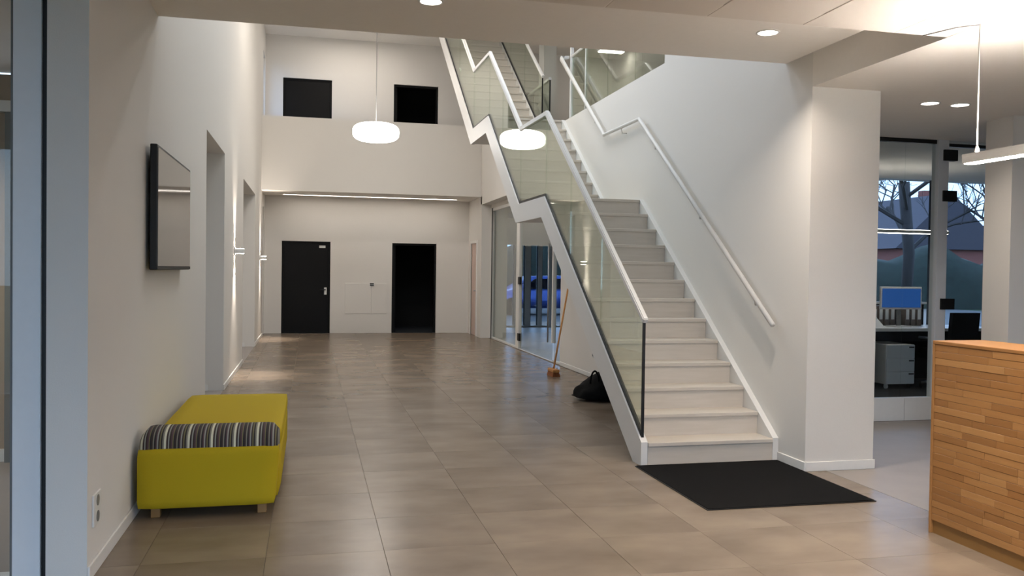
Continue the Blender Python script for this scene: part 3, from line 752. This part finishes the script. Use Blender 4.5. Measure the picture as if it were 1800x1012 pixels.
# bolster: rounded profile swept along x
bm = bmesh.new()
prof = []
for k in range(13):
    a = math.pi*k/12
    prof.append((SY0+0.185-0.17*math.cos(a)*1.0, 0.40+0.112*math.sin(a)**0.62))
prof = [(SY0+0.355, 0.31), (SY0+0.015, 0.31)]+prof
nx = 24; rings = []
for i in range(nx+1):
    u = i/nx; x = SX0-0.004+(SX1-SX0-0.004)*u
    e = min(u, 1-u)*(SX1-SX0); k = 1 if e > 0.05 else 1-0.55*(1-e/0.05)**2
    rings.append([bm.verts.new((x, SY0+0.185+(y-SY0-0.185)*(0.8+0.2*k), 0.31+(z-0.31)*(0.62+0.38*k))) for y, z in prof])
for a, b in zip(rings, rings[1:]):
    for j in range(len(prof)):
        k = (j+1) % len(prof); bm.faces.new((a[j], a[k], b[k], b[j]))
bm.faces.new(rings[0]); bm.faces.new(rings[-1][::-1])
bo = mk('bolster', bm, 'striped_fabric', sf, True); bo['label'] = 'bolster in brown, grey and cream stripes'
for fx in (SX0+0.08, SX1-0.10):
    for fy in (SY0+0.09, SY1-0.12):
        box('foot', fx-0.025, fx+0.025, fy-0.025, fy+0.025, 0, 0.075, 'wood_foot', sf, bevel=0.003)

# wall television
tv = thing('television', (-0.93, 6.36, 1.42), 'flat black television mounted on the left wall above the lime bench', 'television')
box('body', -0.955, -0.912, 5.63, 7.115, 1.425, 2.195, 'black_rubber', tv, bevel=0.006)
box('screen', -0.912, -0.9095, 5.65, 7.095, 1.45, 2.177, 'tv_screen', tv)
wb_ = box('wall_bracket', XL+0.001, -0.955, 6.1, 6.6, 1.6, 2.0, 'dark_metal', tv)
box('lower_bezel', -0.912, -0.9085, 5.63, 7.115, 1.428, 1.448, 'dark_metal', tv)

# outlet on the left wall near the screen
so = thing('wall_socket', (XL, 4.41, 0.30), 'white double wall socket low on the left wall near the lime bench', 'socket')
box('plate', XL, XL+0.010, 4.335, 4.48, 0.225, 0.375, 'plastic_white', so, bevel=0.003)
for z in (0.262, 0.338):
    q = mk('socket_well', atube(bmesh.new(), [(XL+0.0095, 4.408, z), (XL+0.0125, 4.408, z)], 0.026, 20), 'plastic_grey', so)
sk = thing('wall_socket', (XG, 11.2, 0.3), 'small pale wall socket under the stair behind the broom', 'socket')
box('plate', XG-0.01, XG, 11.16, 11.24, 0.28, 0.36, 'plastic_white', sk, bevel=0.003)
mk('socket_well', atube(bmesh.new(), [(XG-0.0095, 11.2, 0.32), (XG-0.0125, 11.2, 0.32)], 0.024, 16), 'plastic_grey', sk)

# broom leaning on the wall under the stair
bmn = thing('broom', (3.33, 11.55, 0), 'wooden broom leaning against the wall under the stair', 'broom')
hx, hy = 3.31, 11.52
tube('handle', [(hx, hy, 0.09), (3.755, 12.36, 1.19)], 0.0135, 'broom_wood', bmn, 10)
box('head', hx-0.05, hx+0.05, hy-0.14, hy+0.14, 0.055, 0.10, 'broom_wood', bmn, bevel=0.012)
bm = bmesh.new()
for i in range(5):
    for j in range(14):
        x = hx-0.036+0.018*i; y = hy-0.125+0.0192*j; dx = (i-2)*0.006; dy = (j-6.5)*0.002
        vs = [bm.verts.new((x+a*0.007, y+b*0.007, 0.056)) for a, b in ((-1, -1), (1, -1), (1, 1), (-1, 1))]
        vt = [bm.verts.new((x+dx+a*0.009, y+dy+b*0.009, 0.0)) for a, b in ((-1, -1), (1, -1), (1, 1), (-1, 1))]
        for k in range(4): bm.faces.new((vs[k], vs[(k+1) % 4], vt[(k+1) % 4], vt[k]))
        bm.faces.new(vt)
mk('bristles', bm, 'broom_bristle', bmn)

# black sack under the stair
bg_ = thing('black_bag', (3.28, 9.3, 0), 'slumped black bag with a loop handle on the floor under the stair', 'bag')
bm = bmesh.new(); bmesh.ops.create_icosphere(bm, subdivisions=4, radius=1)
for v in bm.verts:
    p = v.co.copy(); d = 1+0.10*noise.noise(p*2.2)+0.05*noise.noise(p*5+Vector((3, 1, 2)))
    x, y, z = p.x*0.30*d, p.y*0.30*d, p.z
    h = 0.36*(0.72+0.40*max(-0.6, p.x+0.1)) if z > 0 else 0.05
    zz = 0.05+z*h*d if z > 0 else 0.05+z*0.05
    v.co = (3.25+x*1.08, 9.32+y, max(0.0, zz))
mk('sack', bm, 'bag_black', bg_, True)
hl = [(3.115+0.05*math.cos(a), 9.17, 0.20+0.14*math.sin(a)) for a in [math.pi*k/10 for k in range(11)]]
tube('handle', hl, 0.011, 'bag_black', bg_, 8)

# entrance mat at the foot of the stair
fm = thing('floor_mat', (2.97, 5.42, 0), 'black rectangular floor mat at the foot of the staircase', 'mat')
bm = abox(bmesh.new(), 2.385, 3.552, 4.84, 6.035, 0.0005, 0.010, bevel=0.003, seg=1)
mk('pile', bm, 'mat_black', fm)
bm = bmesh.new()
for q in ((2.379, 3.558, 4.834, 4.85), (2.379, 3.558, 6.025, 6.041), (2.379, 2.395, 4.85, 6.025), (3.542, 3.558, 4.85, 6.025)):
    abox(bm, q[0], q[1], q[2], q[3], 0.0005, 0.006)
mk('border', bm, 'black_rubber', fm)

# reception desk with a front of stacked oak strips
dk = thing('reception_desk', (3.8, 2.9, 0), 'reception desk with a front of stacked oak strips at the right edge', 'desk')
DX, DY0, DY1, DZ = 3.44, 1.6, 4.205, 1.09
box('core', DX+0.022, DX+0.06, DY0, DY1-0.016, 0.075, DZ-0.02, 'broom_wood', dk)
box('top_board', DX-0.004, DX+0.34, DY0, DY1+0.0, DZ-0.02, DZ, 'oak_strip', dk, bevel=0.003)
box('end_board', DX-0.004, DX+0.34, DY1-0.016, DY1, 0.0, DZ-0.02, 'oak_strip', dk, bevel=0.002)
box('plinth', DX+0.012, DX+0.05, DY0, DY1-0.016, 0, 0.075, 'wood_foot', dk)
box('worktop', DX+0.06, DX+0.9, DY0, DY1-0.4, 0.72, 0.75, 'white_lacquer', dk)
rows = 26; z = 0.075; rh = (DZ-0.02-0.075)/rows; rnd = random.Random(3)
smesh = {}
for r in range(rows):
    y = DY1-0.016
    y += rnd.uniform(0, 0.0)
    first = rnd.uniform(0.08, 0.42)
    while y > DY0+0.01:
        L = first if first else rnd.choice((0.18, 0.24, 0.30, 0.36, 0.44)); first = None
        L = round(min(L, y-DY0), 2)
        if L < 0.02: break
        if L not in smesh:
            b_ = abox(bmesh.new(), 0, 0.022, -L+0.0006, -0.0006, 0.0006, rh-0.0006, bevel=0.0012, seg=1)
            me = bpy.data.meshes.new('oak_strip'); b_.to_mesh(me); b_.free(); me.materials.append(M['oak_strip']); smesh[L] = me
        o = bpy.data.objects.new('oak_strip', smesh[L]); C.objects.link(o); o.parent = dk
        o.location = Vector((DX+rnd.uniform(-0.001, 0.0015), y, z+r*rh)) - dk.location
        y -= L

# ------------------------------------------------------------------ office behind the glass on the right
PY = 7.55
wp_ = thing('window_4', (5.5, PY, 0), kind='structure')
for a, b in ((4.142, 5.0), (5.004, 5.83), (5.834, 6.15)): box('skirting_panel', a, b, PY-0.03, PY+0.03, 0, 0.23, 'white_lacquer', wp_)
for a, b in ((4.142, 5.0), (5.004, 5.80), (5.804, 6.15)): box('window_pane', a, b, PY-0.006, PY+0.006, 0.23, 2.79, 'clear_glass', wp_)
box('head_track', 4.15, 6.15, PY-0.02, PY+0.02, 2.79, Z1, 'black_rubber', wp_)
box('head_track', 6.27, 9.0, PY-0.02, PY+0.02, 2.77, 2.80, 'black_rubber', wp_)
box('window_frame', 6.15, 6.27, PY-0.05, PY+0.05, 0, Z1, 'frame_grey', wp_, bevel=0.003)
box('window_pane', 6.28, 9.0, PY-0.006, PY+0.006, 2.80, Z1, 'clear_glass', wp_)
dg = thing('door_11', (6.7, PY, 0), kind='structure')
box('door_leaf', 6.285, 7.25, PY-0.006, PY+0.006, 0.01, 2.765, 'clear_glass', dg)
for z in (2.62, 2.21, 1.12): box('hinge', 6.20, 6.36, PY-0.07, PY-0.05, z, z+0.11, 'black_rubber', dg, bevel=0.003)
for z in (2.62, 2.21, 1.12): box('hinge', 6.285, 6.36, PY-0.05, PY-0.006, z, z+0.11, 'black_rubber', dg, bevel=0.003)
wf_ = thing('window_5', (8.0, PY, 0), kind='structure')
box('window_pane', 7.26, 9.0, PY-0.006, PY+0.006, 0.0, 2.765, 'clear_glass', wf_)
struct(box('wall_pillar_right', 5.81, 6.45, 6.20, 6.5, 0, Z1, 'wall_paint'))
OB = 10.6
wall('wall_office_right', 'x', 15.0, 15.2, -3, OB+0.2, 0, Z1, [], 'wall_paint')
struct(box('ceiling_office', 10.7, 15.2, -3, OB, Z1, Z1+0.12, 'ceiling_paint'))
mulls = [4.24, 5.9, 7.0, 8.72, 9.66, 11.3, 13.1, 15.0]
wall('wall_office_sill', 'y', OB, OB+0.2, 4.24, 8.5, 0, 1.06, [], 'black_door')
wall('wall_office_low', 'y', OB, OB+0.2, 8.5, 15.0, 0, 0.35, [], 'black_door')
wo = thing('window_6', (8, OB+0.1, 0), kind='structure')
box('window_sill', 4.3, 8.5, OB-0.06, OB+0.05, 1.06, 1.09, 'white_lacquer', wo)
for a in mulls: box('window_frame', a-0.045, a+0.045, OB+0.02, OB+0.16, 0.35 if a > 8.6 else 1.09, Z1, 'black_rubber', wo)
for a, b in zip(mulls, mulls[1:]): box('window_pane', a+0.045, b-0.045, OB+0.08, OB+0.09, 0.35 if a > 8.6 else 1.09, Z1, 'window_glass', wo)
struct(box('ceiling_office_eaves', 4.2, 15.2, OB, OB+0.3, Z1, Z1+0.2, 'ceiling_paint'))

od = thing('office_desk', (7.7, 10.1, 0), 'white topped office desk with black panels behind the glass partition', 'desk')
box('desk_top', 7.02, 9.0, 9.72, 10.45, 0.735, 0.775, 'white_lacquer', od, bevel=0.003)
box('side_panel', 7.05, 7.09, 9.76, 10.42, 0, 0.735, 'black_door', od)
box('side_panel', 8.92, 8.96, 9.76, 10.42, 0, 0.735, 'black_door', od)
box('modesty_panel', 7.09, 8.92, 10.30, 10.33, 0.05, 0.735, 'black_door', od)
cb = thing('black_cabinet', (6.8, 10.1, 0), 'narrow black cabinet left of the office desk', 'cabinet')
box('body', 6.62, 7.0, 9.70, 10.45, 0.02, 1.08, 'black_door', cb, bevel=0.003)
box('door', 6.63, 6.99, 9.685, 9.70, 0.04, 1.06, 'black_door', cb, bevel=0.002)
mo = thing('computer_monitor', (7.66, 10.0, 0.775), 'silver framed computer monitor with a plain blue screen', 'monitor')
def rotbox(name, cx, cy, w_, d_, z0, z1, ang, mt, parent, bevel=0.0):
    bm = abox(bmesh.new(), -w_/2, w_/2, -d_/2, d_/2, z0, z1, bevel)
    R_ = Matrix.Rotation(ang, 4, 'Z'); bmesh.ops.transform(bm, matrix=Matrix.Translation((cx, cy, 0)) @ R_, verts=bm.verts[:])
    return mk(name, bm, mt, parent)
rotbox('housing', 7.66, 10.0, 0.60, 0.035, 1.01, 1.31, -0.06, 'plastic_white', mo, 0.006)
rotbox('screen', 7.66-0.0012, 9.98, 0.56, 0.004, 1.035, 1.285, -0.06, 'screen_blue', mo)
box('neck', 7.63, 7.69, 10.02, 10.05, 0.79, 1.08, 'plastic_grey', mo, bevel=0.004)
box('foot', 7.53, 7.79, 9.93, 10.13, 0.775, 0.79, 'plastic_white', mo, bevel=0.005)
tp = thing('desk_phone', (7.25, 9.95, 0.775), 'white desk telephone leaning on its stand left of the monitor', 'telephone')
prism('base', [(9.86, 0.775), (10.04, 0.775), (10.04, 0.90)], 'x', 7.17, 7.33, 'plastic_white', tp)
box('handset', 7.17, 7.21, 9.86, 10.03, 0.87, 0.90, 'paper', tp, bevel=0.01)
for k in range(7):
    x = 7.42+0.092*k+(0.0 if k < 4 else 0.14)
    ord_ = ('first', 'second', 'third', 'fourth', 'fifth', 'sixth', 'seventh')[k]
    b_ = thing('ring_binder', (x+0.04, 10.38, 0.775), '%s binder from the left in the row at the back of the office desk' % ord_, 'binder', 'binders behind the monitor')
    box('cover', x, x+0.078, 10.25, 10.44, 0.775, 1.04+0.004*(k % 3), 'binder', b_, bevel=0.003)
    box('spine_label', x+0.016, x+0.062, 10.247, 10.25, 0.86, 1.0, 'paper', b_)
pd = thing('drawer_pedestal', (7.42, 9.9, 0), 'pale grey drawer pedestal on castors under the office desk', 'cabinet')
box('body', 7.20, 7.62, 9.66, 10.2, 0.06, 0.57, 'plastic_white', pd, bevel=0.004)
for z0, z1 in ((0.065, 0.22), (0.225, 0.39), (0.395, 0.565)):
    dd = box('drawer', 7.205, 7.615, 9.642, 9.66, z0, z1, 'frame_grey', pd, bevel=0.003)
    box('handle', 7.53, 7.60, 9.632, 9.642, z1-0.035, z1-0.02, 'dark_metal', dd)
for x in (7.24, 7.58):
    for y in (9.70, 10.15): mk('castor', atube(bmesh.new(), [(x-0.012, y, 0.03), (x+0.012, y, 0.03)], 0.03, 14), 'plastic_white' if x < 7.3 else 'black_rubber', pd)
oc = thing('office_chair', (8.05, 9.6, 0), 'dark swivel office chair beside the drawer pedestal', 'chair')
box('seat', 7.80, 8.28, 9.36, 9.84, 0.44, 0.52, 'mat_black', oc, bevel=0.03)
prism('backrest', [(9.28, 0.60), (9.34, 0.60), (9.30, 1.0), (9.24, 1.0)], 'x', 7.84, 8.24, 'mat_black', oc)
tube('back_post', [(8.04, 9.5, 0.46), (8.04, 9.32, 0.50), (8.04, 9.29, 0.7)], 0.02, 'dark_metal', oc)
tube('column', [(8.04, 9.6, 0.08), (8.04, 9.6, 0.45)], 0.025, 'steel', oc)
for k in range(5):
    a = 2*math.pi*k/5+0.3; ex, ey = 8.04+0.29*math.cos(a), 9.6+0.29*math.sin(a)
    lg = tube('base_arm', [(8.04, 9.6, 0.11), (ex, ey, 0.075)], 0.016, 'steel', oc)
    mk('castor', atube(bmesh.new(), [(ex-0.012, ey, 0.03), (ex+0.012, ey, 0.03)], 0.03, 12), 'black_rubber', lg)
for x in (7.76, 8.32): tube('armrest', [(x, 9.45, 0.46), (x, 9.45, 0.66), (x, 9.75, 0.66)], 0.014, 'steel', oc)
ol = thing('office_pendant', (7.3, 9.6, 2.0), 'slim bright pendant bar hanging over the office desk', 'lamp')
box('housing', 6.4, 8.02, 9.56, 9.64, 2.0, 2.04, 'white_metal', ol)
box('diffuser', 6.41, 8.01, 9.565, 9.635, 1.995, 2.0, 'office_light', ol)
box('uplight', 6.41, 8.01, 9.565, 9.635, 2.04, 2.044, 'office_light', ol)
for x in (6.6, 7.85): tube('cable', [(x, 9.6, 2.04), (x, 9.6, Z1)], 0.003, 'steel', ol, 6)
d2_ = thing('far_desk', (9.8, 10.0, 0), 'white office desk seen through the glass door', 'desk')
box('desk_top', 9.3, 10.9, 9.7, 10.4, 0.735, 0.775, 'white_lacquer', d2_, bevel=0.003)
for x in (9.34, 10.82): box('leg', x, x+0.05, 9.75, 10.35, 0, 0.735, 'dark_metal', d2_)

# ------------------------------------------------------------------ entrance side behind the camera: solid walls with a glazed front
wall('wall_entrance', 'y', -1.7, -1.6, -5.6, 15.2, 0, Z1, [(-4.5, 6.75, 0.05, 2.75)], 'wall_paint')
we_ = thing('window_7', (0, -1.65, 0), kind='structure')
for k in range(6): box('window_frame', -4.5+2.25*k-0.03, -4.5+2.25*k+0.03, -1.69, -1.61, 0.05, 2.75, 'frame_grey', we_)
for k in range(5): box('window_pane', -4.5+2.25*k+0.03, -4.5+2.25*k+2.22, -1.655, -1.645, 0.05, 2.75, 'clear_glass', we_)

# ------------------------------------------------------------------ outdoors
gr_ = struct(box('ground', -60, 140, -60, 160, -0.4, -0.13, 'grass'))
struct(box('car_park', 4, 30, 23.0, 60, -0.13, -0.10, 'asphalt'))
def house(name, x, y, w_, d_, h, rh, label):
    t = thing(name, (x, y, -0.12), label, 'house')
    box('walls', x-w_/2, x+w_/2, y-d_/2, y+d_/2, -0.12, h, 'brick_house', t)
    prism('roof', [(x-w_/2-0.4, h), (x+w_/2+0.4, h), (x, h+rh)], 'y', y-d_/2-0.3, y+d_/2+0.3, 'roof_slate', t)
    for k in (-1, 1):
        f = box('window', x+k*w_*0.22-0.6, x+k*w_*0.22+0.6, y-d_/2-0.03, y-d_/2, 1.0, 2.3, 'white_lacquer', t)
        box('pane', x+k*w_*0.22-0.5, x+k*w_*0.22+0.5, y-d_/2-0.04, y-d_/2-0.03, 1.1, 2.2, 'car_glass', f)
    box('chimney', x+w_*0.2, x+w_*0.2+0.6, y-0.3, y+0.3, h, h+rh+0.6, 'brick_house', t)
house('brick_house', 39.8, 52, 7.4, 9, 3.2, 3.6, 'dark roofed house beyond the office window, left of the glass door')
house('brick_house', 52.4, 52, 9, 9, 4.4, 1.6, 'reddish brick house beyond the window at the far right')
def tree(x, y, h, seed, label):
    t = thing('bare_tree', (x, y, -0.12), label, 'tree', 'bare trees outside the office')
    rd = random.Random(seed); bm = bmesh.new()
    atube(bm, [(x, y, -0.12), (x+0.1, y, h*0.3), (x-0.05, y+0.1, h*0.6)], 0.16, 8)
    mk('trunk', bm, 'bark', t, True)
    bm = bmesh.new()
    def br_(p, d, L, r, k):
        q = p+d*L; atube(bm, [p, (p+q)/2+Vector((rd.uniform(-.05, .05),)*3)*L, q], r, 5)
        if k > 0:
            for _ in range(3):
                nd = (d+Vector((rd.uniform(-.9, .9), rd.uniform(-.9, .9), rd.uniform(-.3, .6)))).normalized()
                br_(p+(q-p)*rd.uniform(.5, 1), nd, L*0.68, r*0.55, k-1)
    for k in range(5):
        a = 2*math.pi*k/5+rd.uniform(0, 1)
        br_(Vector((x, y, h*(0.3+0.06*k))), Vector((math.cos(a), math.sin(a), 0.7)).normalized(), h*0.26, 0.06, 4)
    mk('branches', bm, 'bark', t)
tree(17.0, 22, 7, 1, 'bare tree beyond the office window, seen above the monitor')
tree(31.6, 34, 9.5, 5, 'bare tree beyond the window at the far right')
def hedge(x0, x1, y, h, label):
    bm = bmesh.new(); n_ = 40; rings = []
    for i in range(n_+1):
        x = x0+(x1-x0)*i/n_; hh = h*(0.8+0.35*noise.noise(Vector((x*0.35, y, 2.0)))+0.12*noise.noise(Vector((x*1.7, y, 5.0)))); dd = 1.2
        rings.append([bm.verts.new((x, y+a*dd, b*hh-0.12)) for a, b in ((-1, 0), (-1.05, .5), (-.7, .9), (0, 1), (.7, .9), (1.05, .5), (1, 0))])
    for a, b in zip(rings, rings[1:]):
        for j in range(6): bm.faces.new((a[j], a[j+1], b[j+1], b[j]))
    bm.faces.new(rings[0]); bm.faces.new(rings[-1][::-1])
    ident(mk('hedge', bm, 'hedge', None, True), label, 'hedge')
hedge(24, 60, 37, 3.2, 'long dark hedge across the lawn outside the office windows')
hedge(40, 110, 75, 4.2, 'distant dark line of trees on the horizon outside')
hedge(2, 30, 48, 4, 'dark hedge behind the parked car outside the meeting room')
# parked car outside the meeting room
ca = thing('parked_car', (8.2, 30, -0.1), 'blue car parked outside the meeting room windows', 'car')
cx0 = 6.0
pf = [(0, .25), (0.05, .62), (0.25, .78), (1.0, .88), (1.55, 1.36), (2.9, 1.40), (3.6, .95), (4.15, .86), (4.25, .5), (4.2, .25)]
bm = aprism(bmesh.new(), [(cx0+a, b-0.1) for a, b in pf], 'y', 29.2, 30.8)
bmesh.ops.bevel(bm, geom=bm.edges[:], offset=0.06, segments=2, affect='EDGES')
bo_ = mk('body', bm, 'car_blue', ca, True)
prism('side_window', [(cx0+1.2, .82), (cx0+1.65, 1.18), (cx0+2.8, 1.2), (cx0+3.3, .85)], 'y', 29.18, 29.2, 'car_glass', bo_)
for x in (cx0+0.85, cx0+3.4):
    for y in (29.18, 30.62): mk('wheel', atube(bmesh.new(), [(x, y, 0.21), (x, y+0.2, 0.21)], 0.31, 20), 'tyre', ca)
